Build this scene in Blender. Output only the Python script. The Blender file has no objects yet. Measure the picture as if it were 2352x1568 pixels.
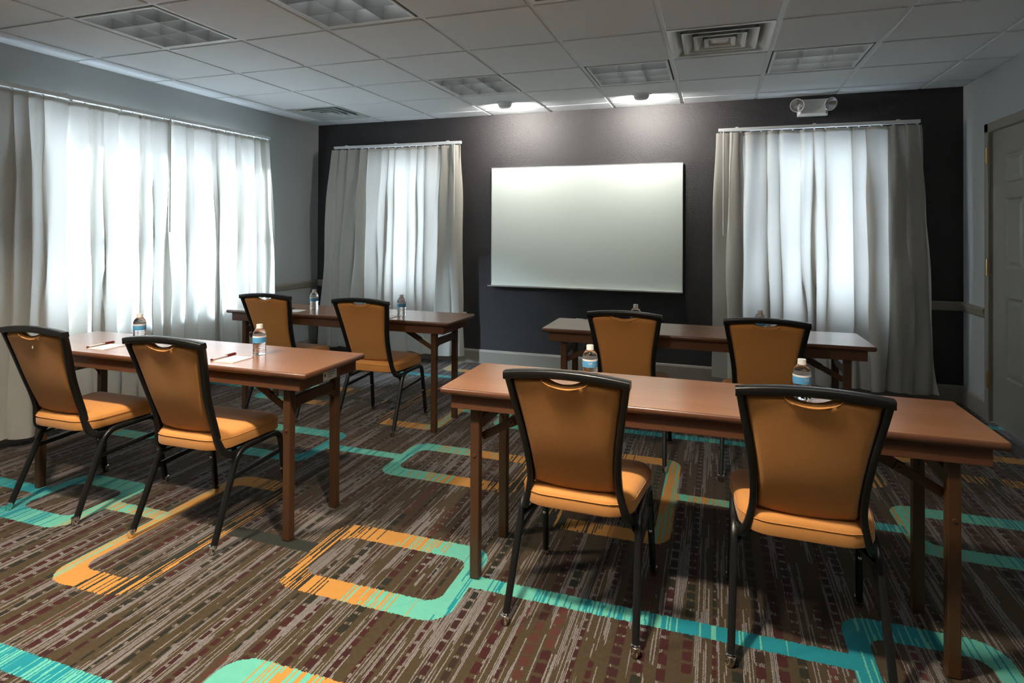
import bpy, bmesh, math, random
from mathutils import Vector, Matrix

SC = bpy.context.scene
COL = SC.collection
PI = math.pi

# ------------------------------------------------------------------ camera
# room frame: x across the whiteboard wall, y towards it, z up (metres)
W, D, H, YB = 6.0226, 2.6865, 2.4825, -5.3      # right wall, whiteboard wall, ceiling, wall behind
F_PX, HY, YAW, PIT, ROLL = 1369.1, 514.46, .3295, .0076, .0049
CAM = Vector((4.1852, -2.8834, 1.35))

def cam_axes():
    c, s = math.cos(YAW), math.sin(YAW)
    A = Matrix(((c, s, 0), (-s, c, 0), (0, 0, 1)))
    c, s = math.cos(PIT), math.sin(PIT)
    B = Matrix(((1, 0, 0), (0, c, s), (0, -s, c)))
    c, s = math.cos(ROLL), math.sin(ROLL)
    C = Matrix(((c, 0, s), (0, 1, 0), (-s, 0, c)))
    return C @ B @ A

M = cam_axes()
right, fwd, up = Vector(M[0]), Vector(M[1]), Vector(M[2])
cd = bpy.data.cameras.new('camera')
cd.sensor_width = 36.0
cd.lens = 36.0 * F_PX / 2352
cd.shift_y = -(784 - HY) / 2352
cd.clip_start = .05
cam = bpy.data.objects.new('camera', cd)
COL.objects.link(cam)
R3 = Matrix((right, up, -fwd)).transposed()
cam.matrix_world = Matrix.Translation(CAM) @ R3.to_4x4()
SC.camera = cam

# ------------------------------------------------------------------ world, exposure, light levels
SKY_STRENGTH = 4.3
SKY_COLOR = (.70, .85, 1.0, 1)
TROFFER_W = .4
REAR_TROFFER_W = 5.5
TROFFER_COLOR = (.97, 1.0, 1.0)
DOWNLIGHT_W = 17.5
DOWNLIGHT_COLOR = (1.0, .89, .72)
WASHER_W = 8.3
WASHER_COLOR = (1.0, .97, .90)
wd = bpy.data.worlds.new('sky')
SC.world = wd
wd.use_nodes = True
bg = wd.node_tree.nodes['Background']
bg.inputs['Color'].default_value = SKY_COLOR
bg.inputs['Strength'].default_value = SKY_STRENGTH
sun_d = bpy.data.lights.new('hazy_sun', 'SUN')
sun_d.energy = 34.0; sun_d.angle = math.radians(18); sun_d.color = (.62, .81, 1.0)
sun = bpy.data.objects.new('hazy_sun', sun_d)
COL.objects.link(sun)
sun.rotation_euler = Vector((.62, .60, -.40)).to_track_quat('-Z', 'Y').to_euler()
SC.view_settings.view_transform = 'Standard'
SC.view_settings.look = 'None'
SC.view_settings.exposure = 1.38
SC.view_settings.gamma = 1.0
SC.view_settings.use_curve_mapping = False

# ------------------------------------------------------------------ helpers: materials
def lin(r, g, b):
    f = lambda c: (c / 255 / 12.92) if c / 255 <= .04045 else ((c / 255 + .055) / 1.055) ** 2.4
    return (f(r), f(g), f(b), 1)

class NT:
    def __init__(s, name, tree=None):
        if tree is None:
            s.m = bpy.data.materials.new(name)
            s.m.use_nodes = True
            s.t = s.m.node_tree
            s.t.nodes.clear()
            s.out = s.t.nodes.new('ShaderNodeOutputMaterial')
        else:
            s.t = tree
    def n(s, kind, **kw):
        nd = s.t.nodes.new(kind)
        for k, v in kw.items():
            setattr(nd, k, v)
        return nd
    def put(s, sock, v):
        if hasattr(v, 'is_linked') or isinstance(v, bpy.types.NodeSocket):
            s.t.links.new(v, sock)
        elif v is not None:
            sock.default_value = v
    def ma(s, op, a, b=None, c=None, clamp=False):
        nd = s.n('ShaderNodeMath', operation=op, use_clamp=clamp)
        for i, v in enumerate((a, b, c)):
            if v is not None:
                s.put(nd.inputs[i], v)
        return nd.outputs[0]
    def vm(s, op, a, b=None, scale=None):
        nd = s.n('ShaderNodeVectorMath', operation=op)
        s.put(nd.inputs[0], a)
        if b is not None:
            s.put(nd.inputs[1], b)
        if scale is not None:
            s.put(nd.inputs['Scale'], scale)
        return nd.outputs['Value'] if op in ('LENGTH', 'DOT_PRODUCT', 'DISTANCE') else nd.outputs[0]
    def xyz(s, v):
        nd = s.n('ShaderNodeSeparateXYZ'); s.put(nd.inputs[0], v); return nd.outputs
    def com(s, x=0., y=0., z=0.):
        nd = s.n('ShaderNodeCombineXYZ')
        for i, v in enumerate((x, y, z)):
            s.put(nd.inputs[i], v)
        return nd.outputs[0]
    def mix(s, f, a, b):
        nd = s.n('ShaderNodeMix', data_type='RGBA')
        s.put(nd.inputs[0], f); s.put(nd.inputs[6], a); s.put(nd.inputs[7], b)
        return nd.outputs[2]
    def ramp(s, f, stops):
        nd = s.n('ShaderNodeValToRGB')
        el = nd.color_ramp.elements
        while len(el) < len(stops):
            el.new(.5)
        for e, (p, c) in zip(el, stops):
            e.position = p; e.color = c
        s.put(nd.inputs[0], f)
        return nd.outputs[0]
    def noise(s, vec, scale, detail=2., rough=.5, out='Fac'):
        nd = s.n('ShaderNodeTexNoise')
        if vec is not None: s.put(nd.inputs['Vector'], vec)
        nd.inputs['Scale'].default_value = scale
        nd.inputs['Detail'].default_value = detail
        nd.inputs['Roughness'].default_value = rough
        return nd.outputs[out]
    def white(s, vec=None, w=None):
        nd = s.n('ShaderNodeTexWhiteNoise', noise_dimensions='1D' if vec is None else '2D')
        if vec is not None: s.put(nd.inputs['Vector'], vec)
        else: s.put(nd.inputs['W'], w)
        return nd.outputs['Value']
    def obj(s):
        return s.n('ShaderNodeTexCoord').outputs['Object']
    def bump(s, h, strength=.3, dist=.01):
        nd = s.n('ShaderNodeBump')
        nd.inputs['Strength'].default_value = strength
        nd.inputs['Distance'].default_value = dist
        s.put(nd.inputs['Height'], h)
        return nd.outputs[0]
    def bsdf(s, **kw):
        nd = s.n('ShaderNodeBsdfPrincipled')
        for k, v in kw.items():
            s.put(nd.inputs[k.replace('_', ' ')], v)
        return nd
    def end(s, sh):
        s.t.links.new(sh.outputs[0] if hasattr(sh, 'outputs') else sh, s.out.inputs[0])
        return s.m

def simple(name, col, rough=.5, metal=0., spec=.5, var=.06, scale=14., bump=0., bscale=200., coat=0.):
    t = NT(name)
    o = t.obj()
    f = t.noise(o, scale, 3.)
    a = tuple(c * (1 - var) for c in col[:3]) + (1,)
    b = tuple(min(1, c * (1 + var)) for c in col[:3]) + (1,)
    kw = dict(Base_Color=t.mix(f, a, b), Roughness=rough, Metallic=metal)
    p = t.bsdf(**kw)
    p.inputs['Specular IOR Level'].default_value = spec
    p.inputs['Coat Weight'].default_value = coat
    if bump:
        t.put(p.inputs['Normal'], t.bump(t.noise(o, bscale, 2.), bump, .004))
    return t.end(p)

# ------------------------------------------------------------------ helpers: meshes and objects
class MB:
    def __init__(s):
        s.v, s.f = [], []
    def add(s, vs, fs):
        k = len(s.v)
        s.v += [tuple(p) for p in vs]
        s.f += [tuple(i + k for i in f) for f in fs]
        return s
    def box(s, x0, x1, y0, y1, z0, z1):
        vs = [(x, y, z) for z in (z0, z1) for y in (y0, y1) for x in (x0, x1)]
        return s.add(vs, [(0, 2, 3, 1), (4, 5, 7, 6), (0, 1, 5, 4), (2, 6, 7, 3), (0, 4, 6, 2), (1, 3, 7, 5)])
    def prism(s, pts, a0, a1, axis):
        """closed outline pts (2D) extruded along axis"""
        n = len(pts)
        def mk(p, a):
            return {'x': (a, p[0], p[1]), 'y': (p[0], a, p[1]), 'z': (p[0], p[1], a)}[axis]
        vs = [mk(p, a0) for p in pts] + [mk(p, a1) for p in pts]
        fs = [(i, (i + 1) % n, n + (i + 1) % n, n + i) for i in range(n)]
        fs += [tuple(reversed(range(n))), tuple(range(n, 2 * n))]
        return s.add(vs, fs)
    def lathe(s, prof, n=20, c=(0, 0, 0), caps=True):
        vs, fs = [], []
        for r, z in prof:
            for i in range(n):
                a = 2 * PI * i / n
                vs.append((c[0] + r * math.cos(a), c[1] + r * math.sin(a), c[2] + z))
        m = len(prof)
        for j in range(m - 1):
            for i in range(n):
                k = (i + 1) % n
                fs.append((j * n + i, j * n + k, (j + 1) * n + k, (j + 1) * n + i))
        if caps:
            fs.append(tuple(reversed(range(n))))
            fs.append(tuple(range((m - 1) * n, m * n)))
        return s.add(vs, fs)
    def rings(s, rings, caps=True):
        n = len(rings[0])
        vs = [p for r in rings for p in r]
        fs = []
        for j in range(len(rings) - 1):
            for i in range(n):
                k = (i + 1) % n
                fs.append((j * n + i, j * n + k, (j + 1) * n + k, (j + 1) * n + i))
        if caps:
            fs.append(tuple(reversed(range(n))))
            fs.append(tuple(range((len(rings) - 1) * n, len(rings) * n)))
        return s.add(vs, fs)
    def tube(s, path, w, h, ref=(1, 0, 0), rad=None, k=3):
        """rounded-rectangle section swept along path; w along ref, h across"""
        rad = min(w, h) * .3 if rad is None else rad
        sec = []
        for cx, cy, a0 in ((w / 2 - rad, h / 2 - rad, 0), (-w / 2 + rad, h / 2 - rad, PI / 2), (-w / 2 + rad, -h / 2 + rad, PI), (w / 2 - rad, -h / 2 + rad, 1.5 * PI)):
            for i in range(k):
                a = a0 + PI / 2 * i / (k - 1)
                sec.append((cx + rad * math.cos(a), cy + rad * math.sin(a)))
        path = [Vector(p) for p in path]
        ref = Vector(ref)
        rs = []
        for i, p in enumerate(path):
            a = path[max(0, i - 1)]; b = path[min(len(path) - 1, i + 1)]
            t = (b - a).normalized()
            u = (ref - t * ref.dot(t)).normalized()
            v = t.cross(u)
            rs.append([p + u * x + v * y for x, y in sec])
        return s.rings(rs)
    def grid(s, fn, nu, nv):
        vs = [fn(i / nu, j / nv) for j in range(nv + 1) for i in range(nu + 1)]
        fs = [(j * (nu + 1) + i, j * (nu + 1) + i + 1, (j + 1) * (nu + 1) + i + 1, (j + 1) * (nu + 1) + i) for j in range(nv) for i in range(nu)]
        return s.add(vs, fs)
    def mesh(s, name, smooth=False, bevel=0., seg=2):
        me = bpy.data.meshes.new(name)
        me.from_pydata(s.v, [], s.f)
        bm = bmesh.new()
        bm.from_mesh(me)
        bmesh.ops.recalc_face_normals(bm, faces=bm.faces)
        if bevel:
            es = [e for e in bm.edges if e.is_manifold and e.calc_face_angle(0) > .6]
            bmesh.ops.bevel(bm, geom=es, offset=bevel, segments=seg, profile=.5, affect='EDGES', clamp_overlap=True)
        if smooth:
            for f in bm.faces: f.smooth = True
            for e in bm.edges:
                if e.is_manifold and e.calc_face_angle(0) > .9: e.smooth = False
        bm.to_mesh(me)
        bm.free()
        return me
    def build(s, name, mat, parent=None, smooth=False, bevel=0., seg=2, loc=None, label=None):
        me = s.mesh(name, smooth, bevel, seg)
        me.materials.append(mat)
        return link(name, me, parent, loc, label)

def link(name, data, parent=None, loc=None, label=None):
    o = bpy.data.objects.new(name, data)
    COL.objects.link(o)
    if parent is not None: o.parent = parent
    if loc is not None: o.location = loc
    if label: o['label'] = label
    return o

def thing(name, label, cat, loc=(0, 0, 0), rz=0., group=None):
    o = link(name, None, None, loc)
    o.rotation_euler = (0, 0, rz)
    return tag(o, label, cat, group)

def tag(o, label, cat, group=None):
    o['label'] = label; o['category'] = cat
    if group: o['group'] = group
    return o

def struct(o, label=None):
    o['kind'] = 'structure'
    if label: o['label'] = label
    return o

def dup(root, loc, rz, label, group=None):
    r = root.copy(); COL.objects.link(r)
    r.location = loc; r.rotation_euler = (0, 0, rz); r['label'] = label
    if group: r['group'] = group
    for ch in list(root.children):
        c = ch.copy(); COL.objects.link(c); c.parent = r
        for g in list(ch.children):
            d = g.copy(); COL.objects.link(d); d.parent = c
    return r

def smoothstep(a, b, x):
    t = max(0., min(1., (x - a) / (b - a)))
    return t * t * (3 - 2 * t)

def arc(c, r, a0, a1, n):
    return [(c[0] + r * math.cos(a0 + (a1 - a0) * i / n), c[1] + r * math.sin(a0 + (a1 - a0) * i / n)) for i in range(n + 1)]

# ------------------------------------------------------------------ materials
def mat_paint(name, col, rough=.6, bump=.12):
    t = NT(name); o = t.obj()
    f = t.noise(o, 1.3, 2.)
    c = t.mix(f, tuple(x * .97 for x in col[:3]) + (1,), tuple(min(1, x * 1.03) for x in col[:3]) + (1,))
    p = t.bsdf(Base_Color=c, Roughness=rough)
    p.inputs['Specular IOR Level'].default_value = .3
    t.put(p.inputs['Normal'], t.bump(t.noise(o, 160., 3.), bump, .003))
    return t.end(p)

def mat_darkwall():
    t = NT('dark_textured_wallcovering'); o = t.obj()
    sp = t.noise(o, 240., 2., .6)
    big = t.noise(o, 60., 2.)
    c = t.mix(t.ma('MULTIPLY', sp, big), lin(38, 35, 37), lin(66, 61, 62))
    p = t.bsdf(Base_Color=c, Roughness=t.ma('ADD', .38, t.ma('MULTIPLY', big, .16)))
    p.inputs['Specular IOR Level'].default_value = .5
    h = t.ma('ADD', t.ma('MULTIPLY', sp, .7), t.ma('MULTIPLY', big, .5))
    t.put(p.inputs['Normal'], t.bump(h, .75, .006))
    return t.end(p)

def mat_tile():
    t = NT('acoustic_tile'); o = t.obj()
    g = t.noise(o, 150., 4., .65)
    pit = t.ramp(t.noise(o, 95., 2.), [(.0, (0, 0, 0, 1)), (.36, (1, 1, 1, 1))])
    c = t.mix(g, (.755, .785, .81, 1), (.86, .89, .915, 1))
    c = t.mix(t.ma('MULTIPLY', t.ma('SUBTRACT', 1., pit), .4), c, (.3, .3, .3, 1))
    p = t.bsdf(Base_Color=c, Roughness=.9)
    p.inputs['Specular IOR Level'].default_value = .1
    t.put(p.inputs['Normal'], t.bump(t.ma('ADD', g, t.ma('MULTIPLY', pit, .4)), .5, .004))
    return t.end(p)

def mat_curtain():
    t = NT('translucent_woven_curtain'); o = t.obj()
    weave = t.noise(t.vm('MULTIPLY', o, (60., 60., 700.)), 1., 2.)
    blot = t.noise(o, 2.2, 2.)
    c = t.mix(weave, lin(205, 200, 190), lin(222, 217, 207))
    c2 = t.mix(blot, (.52, .505, .47, 1), (.72, .70, .66, 1))
    df = t.n('ShaderNodeBsdfDiffuse'); t.put(df.inputs[0], c); df.inputs[1].default_value = .6
    tr = t.n('ShaderNodeBsdfTranslucent'); t.put(tr.inputs[0], c2)
    bn = t.bump(weave, .15, .002)
    t.put(df.inputs['Normal'], bn)
    mx = t.n('ShaderNodeMixShader'); mx.inputs[0].default_value = .31
    t.t.links.new(df.outputs[0], mx.inputs[1]); t.t.links.new(tr.outputs[0], mx.inputs[2])
    return t.end(mx)

def mat_fabric():
    t = NT('tan_woven_upholstery'); o = t.obj()
    wv = t.noise(t.vm('MULTIPLY', o, (90., 500., 500.)), 1., 3.)
    wv2 = t.noise(t.vm('MULTIPLY', o, (500., 500., 110.)), 1., 2.)
    f = t.ma('MULTIPLY', t.ma('ADD', wv, wv2), .5)
    big = t.noise(o, 5., 2.)
    c = t.mix(f, (.47, .185, .042, 1), (.68, .30, .08, 1))
    c = t.mix(t.ma('MULTIPLY', big, .25), c, (.50, .20, .05, 1))
    p = t.bsdf(Base_Color=c, Roughness=.8)
    p.inputs['Specular IOR Level'].default_value = .25
    p.inputs['Sheen Weight'].default_value = .15
    t.put(p.inputs['Normal'], t.bump(f, .35, .002))
    return t.end(p)

def mat_wood():
    t = NT('cherry_laminate'); o = t.obj()
    g = t.noise(t.vm('MULTIPLY', o, (5., 90., 90.)), 1., 4., .6)
    g2 = t.noise(t.vm('MULTIPLY', o, (1.2, 14., 14.)), 1., 2.)
    f = t.ma('ADD', t.ma('MULTIPLY', g, .6), t.ma('MULTIPLY', g2, .4))
    c = t.ramp(f, [(.28, (.22, .085, .034, 1)), (.5, (.30, .124, .05, 1)), (.72, (.37, .162, .07, 1))])
    p = t.bsdf(Base_Color=c, Roughness=t.ma('ADD', .27, t.ma('MULTIPLY', g, .1)))
    p.inputs['Specular IOR Level'].default_value = .9
    p.inputs['Coat Weight'].default_value = .5
    p.inputs['Coat Roughness'].default_value = .22
    t.put(p.inputs['Normal'], t.bump(g, .05, .001))
    return t.end(p)

def mat_glass_pane():
    t = NT('window_glass')
    a = t.n('ShaderNodeBsdfTransparent'); b = t.n('ShaderNodeBsdfGlossy'); b.inputs['Roughness'].default_value = .02
    mx = t.n('ShaderNodeMixShader'); mx.inputs[0].default_value = .06
    t.t.links.new(a.outputs[0], mx.inputs[1]); t.t.links.new(b.outputs[0], mx.inputs[2])
    return t.end(mx)

def mat_clear(name, ior, col=(1, 1, 1, 1), rough=0.):
    t = NT(name)
    p = t.bsdf(Base_Color=col, Roughness=rough, IOR=ior)
    p.inputs['Transmission Weight'].default_value = 1.
    return t.end(p)

# carpet: rows of rounded loops joined by bands, over fine stripes running towards the whiteboard
# loop: x0, x1, y0, y1, p(x0), p(x1)   palette p: 0 dark, 1 gold, 2 teal, 3 deep teal
LOOPS = [
    (.93, 1.42, -1.02, -.53, 2.7, 1.9), (1.73, 2.15, -1.29, -.27, 1.35, .22), (2.58, 3.31, -1.03, -.53, .22, 2.35), (4.59, 5.07, -1.02, -.51, 2.9, 2.0),
    (1.2, 1.93, -.03, .49, 1.9, 2.7), (2.41, 3.24, .0, .50, 2.4, .22), (3.42, 4.00, -.26, .74, .22, 1.35), (4.98, 5.75, .03, .52, 1.7, 2.7),
    (.66, 1.42, .95, 1.44, 2.4, .22), (1.92, 2.42, .72, 1.74, .22, 1.4), (2.72, 3.42, .94, 1.44, 1.8, 2.8), (4.45, 5.05, .70, 1.72, 1.5, .22), (5.4, 6.2, .95, 1.45, .05, 1.5),
    (1.70, 2.35, 2.28, 2.78, 1.2, 1.7), (2.75, 3.4, -1.86, -1.36, 2.3, .1), (.2, .8, -.05, .48, 1.2, 2.2),
]
BANDS = [
    (-.2, .95, -.80, -.725, 2.4, 2.9), (1.40, 1.75, -.80, -.725, 1.4, 1.5), (2.13, 2.60, -.80, -.725, 0., 0.), (3.29, 4.60, -.80, -.725, 2.0, 3.1), (5.05, 6.2, -.80, -.725, 2., 1.),
    (.78, 1.22, .21, .285, 2., 2.), (1.91, 2.43, .21, .285, 2.6, 2.0), (3.22, 3.45, .21, .285, .1, .1), (3.98, 5.0, .21, .285, 1.35, 2.6), (5.73, 6.1, .21, .285, 1., 1.),
    (-.2, .68, 1.16, 1.24, 2.9, 2.7), (1.40, 1.95, 1.16, 1.24, 0., 0.), (2.40, 2.74, 1.16, 1.24, 1.7, 1.6), (3.40, 4.47, 1.11, 1.19, 3.0, 2.3), (5.03, 5.42, 1.16, 1.24, 1., 1.),
    (-.2, 3.92, 2.03, 2.115, 2.9, 2.5), (4.48, 6.2, 2.03, 2.115, 1.4, 2.6),
    (1.58, 2.77, -1.66, -1.58, 3.0, 2.2), (3.38, 4.92, -1.66, -1.58, 1., 2.2), (5.58, 6.2, -1.66, -1.58, 2., 2.),
]

def mat_carpet():
    t = NT('patterned_carpet'); o = t.obj()
    jit = t.noise(o, 140., 1., .5, 'Color')
    P = t.vm('ADD', o, t.vm('MULTIPLY', t.vm('SUBTRACT', jit, (.5, .5, .5)), (.006, .018, 0.)))
    x, y, _ = t.xyz(P)
    # ---- fine light lines
    xs = t.ma('MULTIPLY', x, 180.)
    xi = t.ma('FLOOR', xs)
    r1 = t.white(w=xi)
    seg = t.ma('FLOOR', t.ma('ADD', t.ma('MULTIPLY', y, t.ma('ADD', 2.4, t.ma('MULTIPLY', r1, 3.2))), t.ma('MULTIPLY', r1, 37.)))
    r2 = t.white(t.com(xi, seg))
    den = t.noise(t.com(t.ma('MULTIPLY', x, 13.), t.ma('MULTIPLY', y, 1.6)), 1., 2.)
    den = t.ma('MULTIPLY', t.ma('SUBTRACT', den, .38), 3.0, clamp=True)
    thin = t.ma('LESS_THAN', t.ma('FRACT', xs), t.ma('ADD', .5, t.ma('MULTIPLY', r1, .42)))
    line = t.ma('MULTIPLY', t.ma('LESS_THAN', r2, den), thin)
    # ---- dashes in columns
    KX = 14.5
    xd = t.ma('MULTIPLY', x, KX)
    xj = t.ma('FLOOR', xd)
    ra = t.white(w=t.ma('ADD', xj, 71.3)); rb = t.white(w=t.ma('ADD', xj, 211.7)); rc = t.white(w=t.ma('ADD', xj, 12.1))
    fx = t.ma('FRACT', xd)
    wd_ = t.ma('ADD', .07, t.ma('MULTIPLY', ra, .17))
    incol = t.ma('LESS_THAN', t.ma('ABSOLUTE', t.ma('SUBTRACT', fx, t.ma('ADD', .3, t.ma('MULTIPLY', rb, .4)))), wd_)
    yd = t.ma('ADD', t.ma('MULTIPLY', y, t.ma('ADD', 14., t.ma('MULTIPLY', rc, 8.))), t.ma('MULTIPLY', rb, 9.))
    yj = t.ma('FLOOR', yd)
    dash = t.ma('LESS_THAN', t.ma('FRACT', yd), .76)
    dn = t.noise(t.com(t.ma('MULTIPLY', xj, 3.7), t.ma('MULTIPLY', y, .9)), 1., 1.)
    dash = t.ma('MULTIPLY', t.ma('MULTIPLY', dash, incol), t.ma('GREATER_THAN', dn, .38))
    tone = t.white(t.com(xj, t.ma('FLOOR', t.ma('MULTIPLY', yj, .17))))
    # ---- base colour
    bn = t.noise(o, 60., 3.)
    bl = t.noise(o, 3.5, 2.)
    base = t.mix(bn, lin(48, 38, 24), lin(70, 57, 36))
    base = t.mix(t.ma('MULTIPLY', bl, .35), base, lin(50, 39, 29))
    grey = t.mix(bn, lin(92, 86, 86), lin(122, 115, 113))
    dcol = t.ramp(tone, [(.0, lin(52, 18, 17)), (.55, lin(45, 20, 18)), (.62, lin(31, 29, 19)), (.85, lin(27, 26, 19)), (.95, lin(72, 38, 30))])
    c = t.mix(line, base, grey)
    c = t.mix(dash, c, dcol)
    # ---- loops and bands
    P2 = t.com(x, y, 0.)
    def rbox(cx, cy, hx, hy, r):
        q = t.vm('SUBTRACT', t.vm('ABSOLUTE', t.vm('SUBTRACT', P2, (cx, cy, 0.))), (hx - r, hy - r, 0.))
        return t.ma('LESS_THAN', t.vm('LENGTH', t.vm('MAXIMUM', q, (0., 0., 0.))), r)
    mask = None; pal = None
    def acc(m, x0, x1, p0, p1):
        nonlocal mask, pal
        b = (p1 - p0) / (x1 - x0)
        p = t.ma('MULTIPLY', m, t.ma('MULTIPLY_ADD', x, b, p0 - b * x0))
        mask = m if mask is None else t.ma('MAXIMUM', mask, m)
        pal = p if pal is None else t.ma('MAXIMUM', pal, p)
    for x0, x1, y0, y1, p0, p1 in LOOPS:
        cx, cy, hx, hy = (x0 + x1) / 2, (y0 + y1) / 2, (x1 - x0) / 2, (y1 - y0) / 2
        m = t.ma('SUBTRACT', rbox(cx, cy, hx, hy, .10), rbox(cx, cy, hx - .072, hy - .105, .06))
        acc(m, x0, x1, p0, p1)
    rows = {}
    for x0, x1, y0, y1, p0, p1 in BANDS:
        key = (round((y0 + y1) / 2, 4), round((y1 - y0) / 2, 4))
        if key not in rows: rows[key] = t.ma('COMPARE', y, key[0], key[1])
        acc(t.ma('MULTIPLY', rows[key], t.ma('COMPARE', x, (x0 + x1) / 2, (x1 - x0) / 2)), x0, x1, p0, p1)
    xw = t.ma('FLOOR', t.ma('MULTIPLY', x, 185.))
    st = t.white(t.com(xw, t.ma('FLOOR', t.ma('ADD', t.ma('MULTIPLY', y, 3.1), t.ma('MULTIPLY', t.white(w=xw), 9.)))))
    lowx = t.noise(t.com(t.ma('MULTIPLY', x, 26.), t.ma('MULTIPLY', y, .3)), 1., 1.)
    dith = t.ma('MULTIPLY', t.ma('SUBTRACT', t.ma('ADD', t.ma('MULTIPLY', st, .62), t.ma('MULTIPLY', lowx, .38)), .5), 1.6)
    pv = t.ma('DIVIDE', t.ma('ROUND', t.ma('ADD', pal, dith)), 3., clamp=True)
    bn2 = t.noise(o, 35., 3.)
    pc = t.ramp(pv, [(.0, lin(34, 29, 20)), (.17, lin(180, 124, 54)), (.5, lin(92, 166, 146)), (.83, lin(14, 120, 130))])
    for e in pc.node.color_ramp.elements: pass
    pc.node.color_ramp.interpolation = 'CONSTANT'
    pc = t.mix(t.ma('MULTIPLY', bn2, .22), pc, (.02, .06, .06, 1))
    c = t.mix(mask, c, pc)
    p = t.bsdf(Base_Color=c, Roughness=.95)
    p.inputs['Specular IOR Level'].default_value = .08
    p.inputs['Sheen Weight'].default_value = .1
    t.put(p.inputs['Normal'], t.bump(t.noise(o, 420., 2.), .5, .004))
    return t.end(p)

MT = {}
MT['wall'] = mat_paint('warm_grey_paint', lin(181, 185, 185))
MT['dark'] = mat_darkwall()
MT['taupe'] = simple('taupe_trim_paint', lin(150, 142, 130), .38, var=.03, scale=6.)
MT['doorp'] = simple('olive_grey_door_paint', lin(152, 148, 136), .36, var=.03, scale=5.)
MT['tile'] = mat_tile()
MT['tee'] = simple('white_ceiling_grid', (.72, .75, .76, 1), .45, var=.03)
MT['white'] = simple('white_enamel', (.78, .79, .78, 1), .35, var=.03)
MT['offwhite'] = simple('off_white_plastic', (.72, .71, .67, 1), .4, var=.03)
MT['black'] = simple('black_gap', (.006, .006, .006, 1), .7)
MT['alum'] = simple('brushed_louver_aluminium', (.40, .42, .42, 1), .45, .5, var=.05)
MT['vent'] = simple('pale_grey_enamelled_steel', (.70, .73, .72, 1), .25, .1, var=.04)
MT['duct'] = simple('grey_duct_steel', (.10, .10, .105, 1), .5, .3)
MT['frame'] = simple('satin_black_steel', (.008, .0075, .007, 1), .34, .0, .45, var=.2)
MT['chrome'] = simple('chrome', (.75, .73, .70, 1), .16, 1.)
MT['brass'] = simple('brass', (.72, .5, .2, 1), .28, 1.)
MT['fabric'] = mat_fabric()
MT['wood'] = mat_wood()
MT['edge'] = simple('brown_table_edging', (.115, .045, .022, 1), .3, .0, .6, var=.18, scale=30.)
MT['legbrown'] = simple('brown_painted_steel', (.070, .029, .011, 1), .35, .0, .6, var=.12)
MT['curtain'] = mat_curtain()
MT['carpet'] = mat_carpet()
MT['glass'] = mat_glass_pane()
MT['board'] = simple('whiteboard_enamel', (.70, .76, .71, 1), .3, .0, .5, var=.02, scale=2.)
MT['silver'] = simple('anodised_aluminium', (.72, .74, .73, 1), .3, .8, var=.03)
MT['paper'] = simple('paper', (.82, .79, .75, 1), .8, var=.02)
MT['ink'] = simple('brown_ink', (.38, .2, .14, 1), .8)
MT['maroon'] = simple('maroon_plastic', (.16, .012, .018, 1), .3)
MT['penbody'] = simple('pale_plastic', (.72, .68, .64, 1), .3)
MT['water'] = mat_clear('water_bottle_plastic', 1.33)
MT['lens'] = mat_clear('clear_lens', 1.25, (1, 1, 1, 1), .02)
MT['blue'] = simple('blue_label', lin(84, 158, 205), .4, var=.06, scale=60.)
MT['reflector'] = simple('lamp_reflector', (.85, .85, .87, 1), .2, .85)
MT['red'] = simple('red_plastic', (.25, .01, .01, 1), .3)
MT['greyprint'] = simple('grey_print', (.3, .29, .28, 1), .7)

# ------------------------------------------------------------------ floor and walls
struct(MB().box(-.2, W + .2, YB - .2, D + .2, -.1, 0).build('floor', MT['carpet']), 'brown striped carpet with teal and gold loops and bands')

HT = H + .34            # walls run up past the hung ceiling
TH = .16
WINDOWS = {'left': (-.34, 1.71, .69, 2.07), 'backA': (.78, 1.495, .68, 2.07), 'backB': (4.45, 5.40, .68, 2.07)}
def holes_wall(mb, a0, a1, holes, put):
    """vertical wall from a0 to a1 with window holes; put(a0,a1,z0,z1) adds a box"""
    a = a0
    for h0, h1, z0, z1 in sorted(holes):
        put(a, h0, 0, HT); put(h0, h1, 0, z0); put(h0, h1, z1, HT); a = h1
    put(a, a1, 0, HT)
mb = MB(); holes_wall(mb, YB, D, [WINDOWS['left']], lambda a, b, z0, z1: mb.box(-TH, 0, a, b, z0, z1))
struct(mb.build('wall_left', MT['wall']), 'grey painted wall with the long curtained window')
mb = MB(); holes_wall(mb, -TH, W + TH, [WINDOWS['backA'], WINDOWS['backB']], lambda a, b, z0, z1: mb.box(a, b, D, D + TH, z0, z1))
struct(mb.build('wall_back', MT['dark']), 'near-black textured accent wall behind the whiteboard')
DY1, DY0, DZ = 2.197, 1.265, 2.05          # door opening on the right wall
mb = MB()
mb.box(W, W + TH, DY1, D, 0, HT).box(W, W + TH, DY0, DY1, DZ, HT).box(W, W + TH, YB, DY0, 0, HT)
struct(mb.build('wall_right', MT['wall']), 'pale grey painted wall with the panelled door')
struct(MB().box(-TH, W + TH, YB - TH, YB, 0, HT).build('wall_front', MT['wall']), 'grey painted wall facing the whiteboard wall')

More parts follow.
